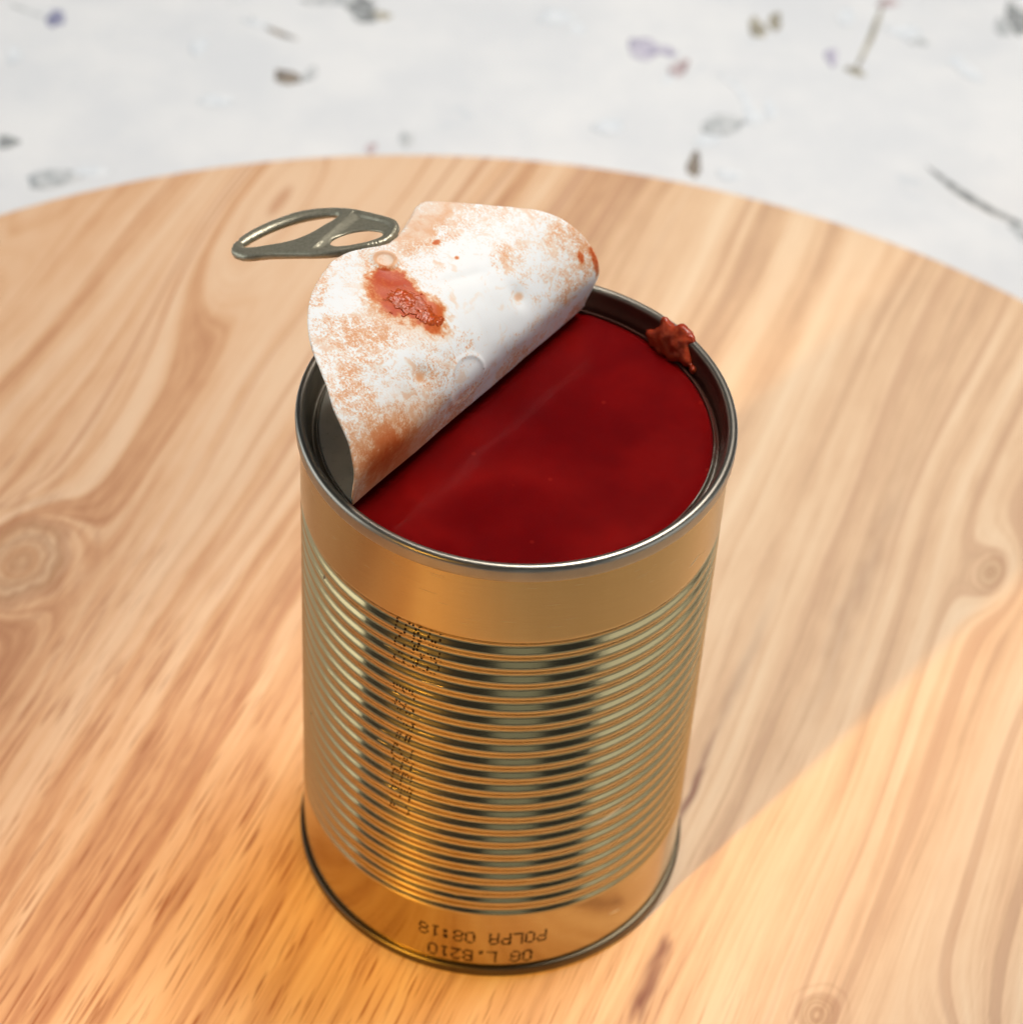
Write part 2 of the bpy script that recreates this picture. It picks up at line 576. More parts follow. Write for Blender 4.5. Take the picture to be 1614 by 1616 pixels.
# petals, leaf bits and stems pressed into the paper
P_PURPLE = mat_petal('purple_petal', (0.27, 0.25, 0.38), (0.56, 0.54, 0.63))
P_INDIGO = mat_petal('indigo_petal', (0.10, 0.11, 0.25), (0.32, 0.33, 0.46))
P_BROWN = mat_petal('brown_leaf', (0.06, 0.045, 0.03), (0.22, 0.17, 0.12))
P_OLIVE = mat_petal('olive_leaf', (0.16, 0.14, 0.09), (0.42, 0.39, 0.30))
P_GREY = mat_petal('grey_leaf', (0.30, 0.33, 0.35), (0.58, 0.60, 0.61))
P_DARK = mat_petal('dark_leaf', (0.11, 0.125, 0.13), (0.34, 0.36, 0.37))
P_PALE = mat_petal('pale_leaf', (0.58, 0.63, 0.68), (0.73, 0.76, 0.79))
P_RUST = mat_petal('rust_petal', (0.22, 0.13, 0.14), (0.55, 0.46, 0.48))


def fleck(name, x, y, lx, ly, ang, mat, seed, bend=0.0):
    rnd = random.Random(seed)
    k = 22
    ph = [rnd.uniform(0, 6.28) for _ in range(4)]
    am = [rnd.uniform(0.05, 0.22), rnd.uniform(0.05, 0.18), rnd.uniform(0.03, 0.12), rnd.uniform(0.02, 0.08)]
    ca, sa = math.cos(math.radians(ang)), math.sin(math.radians(ang))
    top, bot = [], []
    for ring, zz in ((0.70, 0.16), (1.0, 0.04)):
        for i in range(k):
            t = 2 * math.pi * i / k
            rr = ring * (1 + am[0] * math.sin(2 * t + ph[0]) + am[1] * math.sin(3 * t + ph[1]) + am[2] * math.sin(5 * t + ph[2]) + am[3] * math.sin(9 * t + ph[3]))
            u, v_ = rr * lx / 2 * math.cos(t), rr * ly / 2 * math.sin(t)
            v_ += bend * (u / (lx / 2)) ** 2
            top.append((x + u * ca - v_ * sa, y + u * sa + v_ * ca, PZ + zz))
    verts = [(x - (bend * 0) * sa, y, PZ + 0.18)] + top + [(a, b, PZ - 0.02) for a, b, _ in top[k:]]
    f = [(0, 1 + i, 1 + (i + 1) % k) for i in range(k)]
    for r in (0, 1):
        f += [(1 + r * k + i, 1 + (r + 1) * k + i, 1 + (r + 1) * k + (i + 1) % k, 1 + r * k + (i + 1) % k) for i in range(k)]
    if bend:
        verts[0] = (x, y, PZ + 0.18)
    return mesh_obj(name, verts, f, mat, paper)


FL = [  # name, x, y, length, width, angle, material, bend
    ('petal', -138.0, 296.5, 4.6, 9.5, 10, P_INDIGO, 0), ('stem', -147.0, 299.5, 12, 1.3, -24, P_GREY, 0),
    ('stem', -76.5, 297.5, 15.5, 2.1, -33, P_BROWN, 0.8), ('petal', -80.5, 300.0, 12, 3.0, -30, P_PALE, 0),
    ('leaf_fragment', -69.8, 275.2, 8.6, 6.4, -42, P_BROWN, 0), ('leaf_fragment', -64.0, 277.0, 4.0, 7.5, -18, P_GREY, 0),
    ('leaf_fragment', -52.0, 311.0, 9.5, 12.5, 14, P_DARK, 0), ('leaf_fragment', -61.0, 314.5, 16, 5.5, 6, P_GREY, 0),
    ('petal', -46.5, 308.5, 6.0, 4.5, -20, P_OLIVE, 0),
    ('leaf_fragment', -141.2, 237.3, 5.2, 6.5, 30, P_DARK, 0), ('leaf_fragment', -146.5, 277.5, 4.2, 8.0, 15, P_PALE, 0),
    ('leaf_fragment', -126.0, 222.8, 17.0, 7.0, 16, P_GREY, 0), ('petal', -117.0, 226.5, 11.0, 5.0, 20, P_PALE, 0),
    ('leaf_fragment', -44.0, 245.0, 3.2, 5.0, 10, P_RUST, 0), ('leaf_fragment', -34.8, 250.0, 3.6, 8.0, 5, P_GREY, 0),
    ('petal', 4.0, 313.5, 11, 7.5, -20, P_PALE, 0), ('petal', 10.0, 308.0, 5.0, 5.0, 0, P_PALE, 0),
    ('petal', 29.2, 300.3, 8.0, 12.5, 12, P_PURPLE, 0), ('petal', 35.5, 300.0, 5.0, 6.0, 60, P_PURPLE, 0),
    ('petal', 39.3, 291.8, 10.0, 4.4, 52, P_RUST, 0), ('petal', 36.3, 286.0, 8.0, 2.0, 66, P_PALE, 0),
    ('leaf_fragment', 62.0, 314.5, 4.6, 11.0, 18, P_OLIVE, 0), ('leaf_fragment', 67.2, 318.5, 4.0, 9.5, -12, P_OLIVE, 0),
    ('petal', 88.0, 323.5, 5.0, 9.0, 5, P_PALE, 0),
    ('petal', 105.0, 317.3, 11.0, 7.2, -34, P_PALE, 0), ('petal', 108.5, 313.0, 6.0, 3.5, -30, P_GREY, 0),
    ('stem', 95.0, 314.0, 37.0, 1.7, 75, P_OLIVE, 0.8), ('leaf_fragment', 100.8, 332.0, 6.5, 4.5, 20, P_RUST, 0),
    ('leaf_fragment', 89.5, 296.0, 3.6, 6.5, 60, P_OLIVE, 0), ('petal', 83.0, 302.5, 4.2, 7.5, -10, P_PURPLE, 0),
    ('petal', 122.0, 299.3, 10.5, 5.0, -42, P_PALE, 0), ('petal', 119.0, 304.0, 4.5, 7.0, 5, P_PALE, 0),
    ('leaf_fragment', 139.0, 327.5, 7.5, 17.0, 8, P_DARK, 0), ('leaf_fragment', 133.8, 323.0, 5.0, 9.0, 0, P_GREY, 0),
    ('stem', 57.7, 279.5, 23.0, 2.6, 108, P_PALE, 2.8), ('leaf_fragment', 51.2, 265.8, 15.0, 8.0, 52, P_GREY, 0),
    ('leaf_fragment', 47.0, 258.5, 9.0, 5.0, 40, P_PALE, 0), ('leaf_fragment', 60.5, 271.0, 5.0, 7.0, 20, P_PALE, 0), ('petal', 64.7, 275.0, 2.4, 12, 8, P_PALE, 0),
    ('leaf_fragment', 43.5, 247.0, 3.8, 11.5, 4, P_BROWN, 0), ('petal', 52.8, 243.5, 8.0, 4.5, -10, P_PALE, 0),
    ('stem', 118.5, 239.5, 33.0, 3.0, -42, P_DARK, 1.8), ('petal', 131.0, 226.5, 9.0, 5.0, -44, P_GREY, 0),
    ('petal', -96.0, 287.0, 5.0, 9.0, 0, P_PALE, 0), ('petal', -88.0, 262.0, 9.0, 6.0, 20, P_PALE, 0), ('petal', 20.0, 262.0, 9.0, 7.0, 20, P_PALE, 0),
]
for i, (nm, x, y, lx, ly, an, mt, bd) in enumerate(FL):
    fleck(nm, x, y, lx, ly, an, mt, 100 + i, bd)
rnd = random.Random(4)
ms = [P_PURPLE, P_INDIGO, P_BROWN, P_OLIVE, P_GREY, P_DARK, P_PALE, P_PALE, P_RUST]
cnt = 0
while cnt < 90:                      # the paper goes on in the same way beyond the frame
    x, y = rnd.uniform(-480, 480), rnd.uniform(-330, 640)
    if math.hypot(x - BX, y - BY) < BR + 14 or (y > 205 and -162 < x < 158 + (y - 220) * 0.1 and y < 345):
        continue
    nm = rnd.choice(['petal', 'petal', 'leaf_fragment', 'leaf_fragment', 'stem'])
    lx = rnd.uniform(14, 30) if nm == 'stem' else rnd.uniform(4, 13)
    ly = rnd.uniform(1.3, 2.4) if nm == 'stem' else rnd.uniform(3.5, 9)
    fleck(nm, x, y, lx, ly, rnd.uniform(0, 180), rnd.choice(ms), 900 + cnt, rnd.uniform(-2, 2) if nm == 'stem' else 0)
    cnt += 1


# ------------------------------------------------------------------ the can
can = bpy.data.objects.new('tin_can', None)
COL.objects.link(can)
tag(can, 'opened ribbed tin can of tomato pulp standing on the round wooden board', 'tin can')

RB = 37.15
Z0, Z1, LAM = 18.2, 93.3, 3.576      # ribbed zone and rib pitch
NR = 21
AMP = 0.335


def body_r(z):
    if z >= Z1 or z <= Z1 - NR * LAM:
        return RB
    p = (Z1 - z) / LAM
    ph = p - math.floor(p)
    # a wide soft bead with a tight valley between neighbours
    q = 0.5 - 0.5 * math.cos(2 * math.pi * ph)
    return RB - AMP * 2 * q


prof = [(36.0, 1.2), (RB - 0.15, 2.6), (RB, 3.0)]
zz = [3.4, 8, 13, Z1 - NR * LAM - 0.3] + list(np.linspace(Z1 - NR * LAM, Z1, NR * 16 + 1)) + [Z1 + 0.3, 97, 101, 105, H - 3.2, H - 1.6]
prof += [(body_r(z), z) for z in zz]
prof += [(36.6, H - 1.6)] + [(min(body_r(z), 36.6) - 0.24, z) for z in np.linspace(H - 3.2, 3.0, 60)] + [(35.6, 1.5)]
v_, f_ = lathe(prof, 400, closed=True)
body = mesh_obj('body', v_, f_, TIN, can)

# rolled double seam with the chuck wall and the torn score line inside it
prof = [(37.22, H - 3.25)] + arc(37.55, H - 2.95, 0.32, -120, -10, 5) + [(37.93, H - 2.4), (37.95, H - 1.1)] \
    + arc(37.05, H - 0.90, 0.90, 0, 180, 15) + [(35.95, H - 1.8), (35.6, H - 3.0), (35.35, H - 3.4), (35.25, H - 4.3)] \
    + arc(34.9, H - 4.35, 0.34, 0, -180, 7) + arc(34.22, H - 4.0, 0.17, 180, 0, 6) + [(34.03, H - 4.3), (34.5, H - 5.1), (35.6, H - 5.0), (36.3, H - 3.2)]
v_, f_ = lathe(prof, 400, closed=True)
top_rim = mesh_obj('top_rim', v_, f_, RIM, can)

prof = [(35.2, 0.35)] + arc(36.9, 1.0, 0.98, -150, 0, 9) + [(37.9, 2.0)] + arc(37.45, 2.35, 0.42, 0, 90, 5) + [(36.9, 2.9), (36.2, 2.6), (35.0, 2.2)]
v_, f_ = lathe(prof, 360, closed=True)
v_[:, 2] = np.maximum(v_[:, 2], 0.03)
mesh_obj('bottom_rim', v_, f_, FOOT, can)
v_, f_ = lathe([(0.001, 2.1), (30, 2.1), (35.4, 2.25), (35.4, 2.55), (0.001, 2.5)], 120)
mesh_obj('bottom_plate', v_, f_, FOOT, can)

# ---- the peeled lid: one sheet, flat at the back left, bent up and rolled over
D0, AZL = -10.7245, -0.5918          # where the crease lies and which way the sheet was peeled
RL = 34.0
ZL = H - 4.0
nx, ny = math.cos(AZL), math.sin(AZL)
KN = [0, 3, 6, 9, 13, 20, 28, 36, 46]
TH = [0.15, 1.43177, 1.31442, 1.38801, 1.98504, 2.47693, 2.83450, 2.93511, 3.13804]
SS = np.linspace(0, 48, 961)
ang = np.interp(SS, KN, TH)
kern = np.ones(21) / 21.0            # soften the changes of bend
angs = np.convolve(np.pad(ang, 10, mode='edge'), kern, mode='valid')
angs[:6] = ang[:6]
PX = np.r_[0, np.cumsum(np.cos((angs[1:] + angs[:-1]) / 2)) * 0.05]
PZc = np.r_[0, np.cumsum(np.sin((angs[1:] + angs[:-1]) / 2)) * 0.05]


def sheet(a, t):
    """point and normal (towards the lacquered side) of the bent sheet; a, t are disc coordinates"""
    s = a - D0
    if s <= 0:
        return np.array([nx * a - ny * t, ny * a + nx * t, ZL]), np.array([0, 0, -1.0]), 0.0
    x, z, th = np.interp(s, SS, PX), np.interp(s, SS, PZc), np.interp(s, SS, angs)
    aa = D0 + x
    P = np.array([nx * aa - ny * t, ny * aa + nx * t, ZL + z])
    nn = np.array([nx * math.sin(th), ny * math.sin(th), -math.cos(th)])
    return P, nn, th


# outline of the bent sheet by polar angle: slightly off the circle, and folded down near the tab
EDGE = [(-108.5, 34.0), (-103, 34.7), (-92.6, 35.2), (-86, 34.7), (-80, 34.1), (-70, 34.2), (-62, 33.6), (-56, 33.7), (-47, 34.2), (-37, 34.4), (-31, 34.4), (-24.8, 34.17), (-18.9, 33.89),
        (-13.3, 33.39), (-8.8, 32.59), (-5.7, 31.74), (-3.1, 30.77), (1.4, 29.16), (5.4, 28.47), (9.9, 28.76), (14.5, 29.91), (19.2, 31.64), (22.3, 33.2), (24.8, 34.3),
        (26.7, 34.42), (29, 34.08), (33.4, 33.27), (40.4, 32.57), (47.5, 32.34), (54.8, 32.73), (61.5, 33.6), (68, 34.2), (80, 34.35), (92, 34.3), (98, 33.8), (102, 33.2), (108.5, 34.0)]
NA = np.array([q[0] for q in EDGE])
NRr = np.array([q[1] for q in EDGE])


def relief(a, t):
    """embossing of the panel, in millimetres towards the lacquered side"""
    s = a - D0
    h = 0.0
    d = math.hypot(s - 37.3, t + 1.2)
    h += 0.50 * math.exp(-((d - 1.9) / 0.42) ** 2) - 0.05 * math.exp(-(d / 1.4) ** 4)
    for cs, ct in ((17.6, -13.7), (17.2, 13.6)):
        d = math.hypot(s - cs, t - ct)
        h -= 0.55 * math.exp(-(d / 1.9) ** 2)
    d = math.hypot(s - 10.8, t + 4.6)
    h += 0.16 * math.exp(-((d - 4.6) / 0.5) ** 2)
    h += 0.30 * math.exp(-(((s - 27) + 0.35 * (t - 4)) / 1.1) ** 2) * math.exp(-((t - 6) / 6.0) ** 2) * -1
    h += 0.35 * (noise.noise((s * 0.11, t * 0.08, 3.3))) + 0.10 * noise.noise((s * 0.35, t * 0.35, 8.1))
    rim_ = math.hypot(a, t)
    h *= min(1.0, max(0.0, (34.0 - rim_) / 2.5)) if s > 0 else 0.0
    return h * min(1.0, max(0.0, s / 4.0))


NRAD, NANG = 130, 420
verts_t, verts_b, uv = [], [], []
rads = np.r_[0.0001, np.linspace(0.3, 1.0, NRAD - 1) ** 0.9 * 1.0]
rads = np.linspace(0.002, 1.0, NRAD)
THK = 0.24
for i in range(NRAD):
    for j in range(NANG):
        b = 2 * math.pi * j / NANG
        deg = math.degrees(math.atan2(math.sin(b), math.cos(b)))
        rf = float(np.interp(deg, NA, NRr)) if -108.5 < deg < 108.5 else RL
        rho = rads[i] * (34.1 if -16 < deg < 24 else rf)
        # sheared slightly at the torn crease ends so that the edge stays smooth
        if rho <= rf:
            a, t = rho * math.cos(b), rho * math.sin(b)
            P, nn, th = sheet(a, t)
            P = P + nn * relief(a, t)
        else:
            a, t = rf * math.cos(b), rf * math.sin(b)
            P, nn, th = sheet(a, t)
            e = rho - rf
            P2, _, _ = sheet((rf - 0.2) * math.cos(b), (rf - 0.2) * math.sin(b))
            out = (P - P2) / np.linalg.norm(P - P2)
            L = min(e, 0.9)
            fold = math.radians(112) * L / 0.9
            r_ = 0.9 / math.radians(112)
            P = P + out * (r_ * math.sin(fold)) - nn * (r_ * (1 - math.cos(fold)))
            dirn = out * math.cos(fold) - nn * math.sin(fold)
            P = P + dirn * max(0.0, e - 0.9) * 0.9
            nn = nn * math.cos(fold) + out * math.sin(fold)
            t = rho * math.sin(b)
            a = rho * math.cos(b)
        verts_t.append(P)
        verts_b.append(P - nn * THK)
        uv.append((a - D0, t))
nt_ = len(verts_t)
V_ = np.array(verts_t + verts_b)
U_ = np.array(uv + uv)
F, FM = [], []
for i in range(NRAD - 1):
    for j in range(NANG):
        k = (j + 1) % NANG
        q = (i * NANG + j, (i + 1) * NANG + j, (i + 1) * NANG + k, i * NANG + k)
        F.append(q[::-1]); FM.append(0)
        F.append(tuple(nt_ + e for e in q)); FM.append(1)
F.append(tuple(range(NANG))); FM.append(0)
F.append(tuple(nt_ + e for e in range(NANG))[::-1]); FM.append(1)
o_ = (NRAD - 1) * NANG
for j in range(NANG):
    k = (j + 1) % NANG
    F.append((o_ + j, o_ + k, nt_ + o_ + k, nt_ + o_ + j)); FM.append(0)
lid = mesh_obj('lid', V_, F, [ENAMEL, LIDBACK], can, fmat=FM, uvs=U_)
lid['label'] = 'peeled back lid, white inside stained with tomato'

# ---- pull tab
O_ = np.array([-22.1383, 22.134, 129.6067])
TU = np.array([-0.8539, 0.3993, -0.3339])
TV = np.array([-0.4417, -0.8952, 0.0589])
TN = np.array([-0.2754, 0.1977, 0.9408])
OUT = [(31.3, 8.1), (32.0, 6.6), (32.42, 3.68), (31.61, 0.36), (29.61, -3.31), (27.0, -6.11), (24.19, -7.75), (20.41, -8.74), (16.66, -8.89), (14.0, -8.55), (10.46, -7.65),
       (6.31, -6.59), (3.6, -5.5), (1.9, -3.9), (1.1, -1.72), (0.7, 0.6), (1.2, 2.4), (3.0, 3.9), (6.27, 5.6), (9.0, 7.0), (12.45, 7.7), (16.55, 8.05), (21.6, 8.7), (23.83, 9.3), (25.6, 9.9), (27.3, 10.1), (29.6, 9.5)]
HO1 = [(29.3, 6.1), (29.5, 4.6), (28.34, 1.47), (26.31, -1.71), (23.57, -4.27), (20.25, -5.94), (17.93, -6.5), (16.9, -6.2), (16.9, -5.0), (17.82, -2.19), (18.7, 0.64), (20.01, 2.81), (21.88, 4.12),
       (24.03, 5.1), (26.57, 6.2), (28.5, 6.5)]
HO2 = [(12.26, 3.6), (12.72, 1.95), (12.02, 0.52), (10.75, -0.86), (9.3, -1.53), (7.72, -1.98), (5.76, -1.83), (4.48, -1.26), (3.9, -0.2), (5.03, 1.2), (6.74, 2.5), (8.58, 3.6), (10.8, 4.1)]


def chaikin(p, k=2):
    p = np.array(p)
    for _ in range(k):
        q = np.roll(p, -1, 0)
        p = np.stack([p * 0.75 + q * 0.25, p * 0.25 + q * 0.75], 1).reshape(-1, 2)
    return p


OUT, HO1, HO2 = chaikin(OUT), chaikin(HO1), chaikin(HO2)


def pdist(p, poly):
    a, b = poly, np.roll(poly, -1, 0)
    ab = b - a
    t = np.clip(((p - a) * ab).sum(1) / (ab ** 2).sum(1), 0, 1)
    return float(np.sqrt((((a + ab * t[:, None]) - p) ** 2).sum(1)).min())


cu = bpy.data.curves.new('tab_outline', 'CURVE')
cu.dimensions = '2D'
cu.fill_mode = 'BOTH'
for L in (OUT, HO1, HO2):
    sp = cu.splines.new('POLY')
    sp.points.add(len(L) - 1)
    for pt, (a, b) in zip(sp.points, L):
        pt.co = (a, b, 0, 1)
    sp.use_cyclic_u = True
tmp = bpy.data.objects.new('tab_tmp', cu)
COL.objects.link(tmp)
bpy.context.view_layer.update()
me = bpy.data.meshes.new_from_object(tmp)
bm = bmesh.new()
bm.from_mesh(me)
bmesh.ops.remove_doubles(bm, verts=bm.verts, dist=0.001)
bmesh.ops.triangulate(bm, faces=bm.faces)
for _ in range(5):                   # refine the flat outline so that it can be shaped
    es = [e for e in bm.edges if e.calc_length() > 0.75]
    if not es:
        break
    bmesh.ops.subdivide_edges(bm, edges=es, cuts=1)
    bmesh.ops.triangulate(bm, faces=bm.faces)
bmesh.ops.beautify_fill(bm, faces=bm.faces, edges=bm.edges)


def tab_h(p):
    """half thickness profile: rolled rims round the edge and the ring, a raised rib on the bridge"""
    do, d1, d2 = pdist(p, OUT), pdist(p, HO1), pdist(p, HO2)
    e = min(do, d1)

    def roll(d, r):
        return math.sqrt(max(0.0, 1 - ((min(d, 2 * r) - r) / r) ** 2)) * r if d < 2 * r else 0.0
    top = max(0.30 * min(1, min(e, d2) / 0.25) ** 0.5, roll(do, 1.05) * 0.85)
    if p[0] > 14:
        top = max(top, min(1.0, math.sqrt(max(0, min(do, d1) / 1.1))) * 0.95)
    u = p[0] - (15.2 + 0.10 * p[1])
    top = max(top, 0.95 * math.exp(-(u / 2.6) ** 2) * min(1.0, e / 2.2) ** 0.7)
    bot = max(0.12 * min(1, e / 0.2), roll(do, 1.05) * 0.8)
    if p[0] > 17.5:
        bot = max(bot, min(1.0, math.sqrt(max(0, min(do, d1) / 1.2))) * 0.8)
    return top, bot


verts = [np.array(v.co[:2]) for v in bm.verts]
bm.verts.index_update()
tri = [tuple(v.index for v in f.verts) for f in bm.faces]
if sum(np.cross(np.r_[verts[t[1]] - verts[t[0]], 0], np.r_[verts[t[2]] - verts[t[0]], 0])[2] for t in tri) < 0:
    tri = [t[::-1] for t in tri]
bnd = [(e.verts[0].index, e.verts[1].index) for e in bm.edges if e.is_boundary]
bm.free()
bpy.data.objects.remove(tmp)
tp, bt = [], []
for p in verts:
    a, b = tab_h(p)
    u = p[0]
    base = O_ + TU * p[0] + TV * p[1] + TN * (0.0 - 0.0012 * max(0, 6 - u) ** 2)
    tp.append(base + TN * a)
    bt.append(base - TN * b)
m_ = len(tp)
F = [t for t in tri] + [tuple(m_ + q for q in t[::-1]) for t in tri] + [(a, b, m_ + b, m_ + a) for a, b in bnd]
tab = mesh_obj('pull_tab', tp + bt, F, TAB, lid)
bm = bmesh.new()
bm.from_mesh(tab.data)
bmesh.ops.remove_doubles(bm, verts=bm.verts, dist=0.02 * MM)
bmesh.ops.recalc_face_normals(bm, faces=bm.faces)
for f in bm.faces:
    f.smooth = True
bm.to_mesh(tab.data)
bm.free()
sm = tab.modifiers.new('soften', 'SMOOTH')
sm.factor, sm.iterations = 0.5, 7

# rivet that holds the tab under the flap
P, nn, _ = sheet(D0 + 37.3, -1.2)
rv, rf_ = lathe([(0.001, -0.45), (1.9, -0.45), (1.9, -0.8), (1.4, -1.1), (1.4, -2.6), (2.3, -2.7), (2.3, -3.1), (0.001, -3.2)], 40)
ax = Vector(nn)
q_ = ax.to_track_quat('Z', 'Y').to_matrix()
rv = np.array([np.array(q_ @ Vector(p)) for p in rv]) + (P - nn * (THK + 0.02))
mesh_obj('rivet', rv, rf_, TAB, lid)

# ---- dot-matrix codes printed on the metal
FONT = {
    'P': '11110 10001 10001 11110 10000 10000 10000', 'O': '01110 10001 10001 10001 10001 10001 01110',
    'L': '10000 10000 10000 10000 10000 10000 11111', 'A': '01110 10001 10001 11111 10001 10001 10001',
    '0': '01110 10001 10001 10001 10001 10001 01110', '8': '01110 10001 10001 01110 10001 10001 01110',
    '1': '00100 01100 00100 00100 00100 00100 01110', ':': '00000 00110 00110 00000 00110 00110 00000',
    'G': '01110 10001 10000 10111 10001 10001 01110', '.': '00000 00000 00000 00000 00000 01100 01100',
    'B': '11110 10001 10001 11110 10001 10001 11110', '2': '01110 10001 00001 00010 00100 01000 11111',
    'E': '11111 10000 10000 11110 10000 10000 11111', '7': '11111 00001 00010 00010 00100 00100 00100',
    '3': '01110 10001 00001 00110 00001 10001 01110', 'S': '01111 10000 10000 01110 00001 00001 11110', ' ': '00000 ' * 7,
}


def print_code(name, text, az0, z0, pitch, dot, flip, size=0.13, seed=1, drop=0.0):
    """flip: 'down' = upside-down round the can, 'side' = running down the can, tops to the right"""
    rnd_ = random.Random(seed)
    vs_, fs_ = [], []
    for ci, ch in enumerate(text):
        rows = FONT[ch].split()
        for r, row in enumerate(rows):
            for c_, bit in enumerate(row):
                if bit != '1' or rnd_.random() < drop:
                    continue
                X, Y = ci * pitch + c_ * dot[0], (6 - r) * dot[1]
                if flip == 'down':
                    a, z = az0 - X / RB, z0 - Y
                else:
                    a, z = az0 + Y / RB, z0 - X
                a += rnd_.uniform(-1, 1) * 0.06 / RB
                z += rnd_.uniform(-1, 1) * 0.06
                sz = size * rnd_.uniform(0.8, 1.25)
                k = 8
                b0 = len(vs_)
                for q in range(k):
                    da, dz = sz * math.cos(q * 2 * math.pi / k) / RB, sz * math.sin(q * 2 * math.pi / k)
                    rr = body_r(z + dz) + 0.025
                    vs_.append((rr * math.cos(a + da), rr * math.sin(a + da), z + dz))
                rr = body_r(z) + 0.035
                vs_.append((rr * math.cos(a), rr * math.sin(a), z))
                for q in range(k):
                    fs_.append((b0 + q, b0 + (q + 1) % k, b0 + k))
    return mesh_obj(name, vs_, fs_, INK, can)


R_ = math.radians
print_code('printed_code', 'POLPA 08:18', R_(-71.6), 12.9, 2.26, (0.38, 0.50), 'down', 0.25, 1)
print_code('printed_code', 'OG L.B210', R_(-75.5), 7.3, 2.26, (0.38, 0.50), 'down', 0.25, 2)
print_code('printed_code', 'S38 E87:28EE2', R_(-119.2), 91.6, 3.95, (0.62, 0.62), 'side', 0.215, 3, 0.10)
print_code('printed_code', '8B3', R_(-112.5), 92.2, 3.95, (0.55, 0.66), 'side', 0.215, 4, 0.10)

# ------------------------------------------------------------------ what is in and on the can
rings = np.r_[np.linspace(0.01, 34.6, 60)]
na = 180
sv, sf = [], []
for r in rings:
    for j in range(na):
        a = 2 * math.pi * j / na
        x, y = r * math.cos(a), r * math.sin(a)
        h = 0.10 * noise.noise((x * 0.10, y * 0.10, 1.0)) + 0.05 * noise.noise((x * 0.3, y * 0.3, 5.0))
        lift = 0.20 * math.exp(-((34.2 - r) / 1.2) ** 2)
        under = -0.35 if x * nx + y * ny < D0 + 2 else 0.0
        sv.append((x, y, H - 4.55 + h + lift + under))
for i in range(len(rings) - 1):
    for j in range(na):
        k = (j + 1) % na
        sf.append((i * na + j, (i + 1) * na + j, (i + 1) * na + k, i * na + k))
b0 = len(sv)
for zq in (H - 5.6, 4.0):
    for j in range(na):
        a = 2 * math.pi * j / na
        sv.append((34.4 * math.cos(a), 34.4 * math.sin(a), zq))
l0 = (len(rings) - 1) * na
for s0, s1 in ((l0, b0), (b0, b0 + na)):
    for j in range(na):
        k = (j + 1) % na
        sf.append((s0 + j, s1 + j, s1 + k, s0 + k))
sf.append(tuple(b0 + na + j for j in range(na))[::-1])
sf.append(tuple(range(na)))
sauce = mesh_obj('tomato_sauce', sv, sf, SAUCE)
tag(sauce, 'dark red tomato sauce filling the can up to its score line', 'tomato sauce')


def lumps(name, balls, mat, voxel=0.35, disp=0.35, smooth=6):
    bm = bmesh.new()
    for (x, y, z, r, sx, sy, sz) in balls:
        bmesh.ops.create_icosphere(bm, subdivisions=3, radius=1.0,
                                   matrix=Matrix.Translation((x, y, z)) @ Matrix.Diagonal((r * sx, r * sy, r * sz, 1)))
    for v in bm.verts:
        v.co *= MM
    me = bpy.data.meshes.new(name)
    bm.to_mesh(me)
    bm.free()
    o = bpy.data.objects.new(name, me)
    COL.objects.link(o)
    rm = o.modifiers.new('merge', 'REMESH')
    rm.mode, rm.voxel_size, rm.use_smooth_shade = 'VOXEL', voxel * MM, True
    sm_ = o.modifiers.new('soften', 'SMOOTH')
    sm_.factor, sm_.iterations = 0.6, smooth
    dg = bpy.context.evaluated_depsgraph_get()
    me2 = bpy.data.meshes.new_from_object(o.evaluated_get(dg))
    o.modifiers.clear()
    o.data = me2
    for v in me2.vertices:
        p = v.co * 1000
        v.co += v.normal * (disp * noise.noise(p * 0.75) + disp * 0.5 * noise.noise(p * 1.9)) * MM
    me2.materials.clear()
    me2.materials.append(mat)
    me2.polygons.foreach_set('use_smooth', [True] * len(me2.polygons))
    return o


# pulp caught on the rim at the back right
bl = []
rnd = random.Random(7)
for (azd, r, z, rad) in ((46.3, 36.5, H - 0.1, 0.95), (44.0, 36.2, H - 0.5, 1.2), (40.2, 37.0, H + 0.45, 1.15), (38.3, 37.0, H + 0.35, 1.1), (36.0, 37.1, H + 0.0, 0.8),
                         (44.5, 35.7, H - 1.5, 1.35), (41.0, 35.9, H - 1.0, 1.4), (37.5, 36.1, H - 0.8, 1.1), (46.5, 35.4, H - 2.6, 1.3), (42.5, 35.4, H - 2.2, 1.5), (38.5, 35.6, H - 1.9, 1.4), (35.0, 35.6, H - 2.0, 1.0),
                         (49.0, 35.1, H - 3.4, 1.0), (45.5, 35.1, H - 3.4, 1.3), (41.5, 35.1, H - 3.4, 1.4), (37.5, 35.2, H - 3.2, 1.3), (33.5, 35.3, H - 3.1, 1.0), (30.0, 35.3, H - 3.4, 0.8),
                         (47.0, 34.4, H - 4.2, 0.9), (43.0, 34.3, H - 4.2, 1.0), (38.5, 34.4, H - 4.2, 0.9)):
    a = R_(azd)
    bl.append((r * math.cos(a), r * math.sin(a), z, rad, rnd.uniform(0.85, 1.15), rnd.uniform(0.85, 1.15), rnd.uniform(0.8, 1.05)))
bl = [(a, b, c, r * 1.16, p, q, u * 1.1) for (a, b, c, r, p, q, u) in bl]
pulp = lumps('tomato_pulp', bl, PULP, 0.26, 0.14, 24)
tag(pulp, 'lumpy clot of red tomato pulp stuck on the can rim', 'tomato pulp')

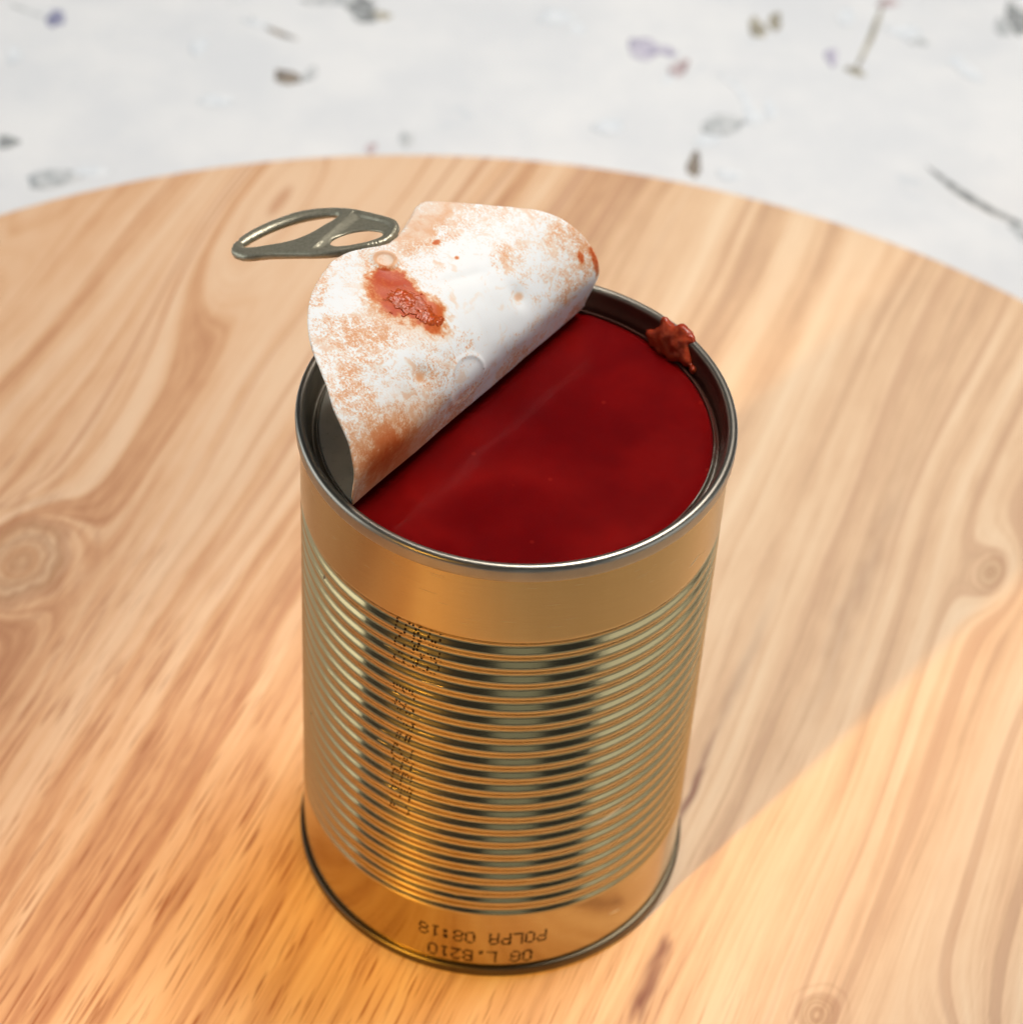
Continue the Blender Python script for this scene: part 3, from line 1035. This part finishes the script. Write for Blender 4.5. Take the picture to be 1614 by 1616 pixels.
# pulp left on the white side of the lid: a thin uneven layer
S0, S1, T0, T1, ST = 19.5, 36.0, -13.0, 4.0, 0.14
ns, nt2 = int((S1 - S0) / ST), int((T1 - T0) / ST)
hh = np.zeros((ns + 1, nt2 + 1))
gridp = {}
for i in range(ns + 1):
    for j in range(nt2 + 1):
        s, t = S0 + i * ST, T0 + j * ST
        ws = s + 1.6 * noise.noise((s * 0.35, t * 0.35, 2.0)) + 0.5 * noise.noise((s * 1.2, t * 1.2, 6.0))
        wt = t + 1.6 * noise.noise((s * 0.35, t * 0.35, 9.0)) + 0.5 * noise.noise((s * 1.2, t * 1.2, 4.0))
        m1 = math.exp(-(((ws - 29.3) / 3.6) ** 2 + ((wt + 5.6) / 2.7) ** 2) ** 1.0)
        m2 = math.exp(-(((ws - 24.4) / 2.4) ** 2 + ((wt + 4.2) / 1.9) ** 2))
        h = max(m1, m2 * 0.9) + 0.35 * min(m1, m2) + 0.26 * noise.noise((s * 0.9, t * 0.9, 1.0)) + 0.24 * noise.noise((s * 2.1, t * 2.1, 3.0)) - 0.47
        hh[i, j] = h
vs_, fs_ = [], []


def gp(i, j):
    if (i, j) not in gridp:
        s, t = S0 + i * ST, T0 + j * ST
        P, nn, _ = sheet(D0 + s, t)
        h = hh[i, j]
        up = relief(D0 + s, t) + (0.55 * max(0.0, h) if h > 0 else -0.02)
        gridp[(i, j)] = len(vs_)
        vs_.append(P + nn * up)
        vs_.append(P - nn * 0.06)
    return gridp[(i, j)]


cells = {(i, j) for i in range(ns) for j in range(nt2) if max(hh[i, j], hh[i + 1, j], hh[i, j + 1], hh[i + 1, j + 1]) > 0}
for (i, j) in cells:
    a, b, c, d = gp(i, j), gp(i + 1, j), gp(i + 1, j + 1), gp(i, j + 1)
    fs_.append((a, b, c, d)[::-1])
    fs_.append((a + 1, b + 1, c + 1, d + 1))
    for (di, dj), (p, q) in (((0, -1), (a, b)), ((1, 0), (b, c)), ((0, 1), (c, d)), ((-1, 0), (d, a))):
        if (i + di, j + dj) not in cells:
            fs_.append((p, q, q + 1, p + 1))
smear = mesh_obj('tomato_smear', vs_, fs_, SMEAR)
tag(smear, 'orange red smear of tomato pulp clinging to the white lid', 'tomato smear')
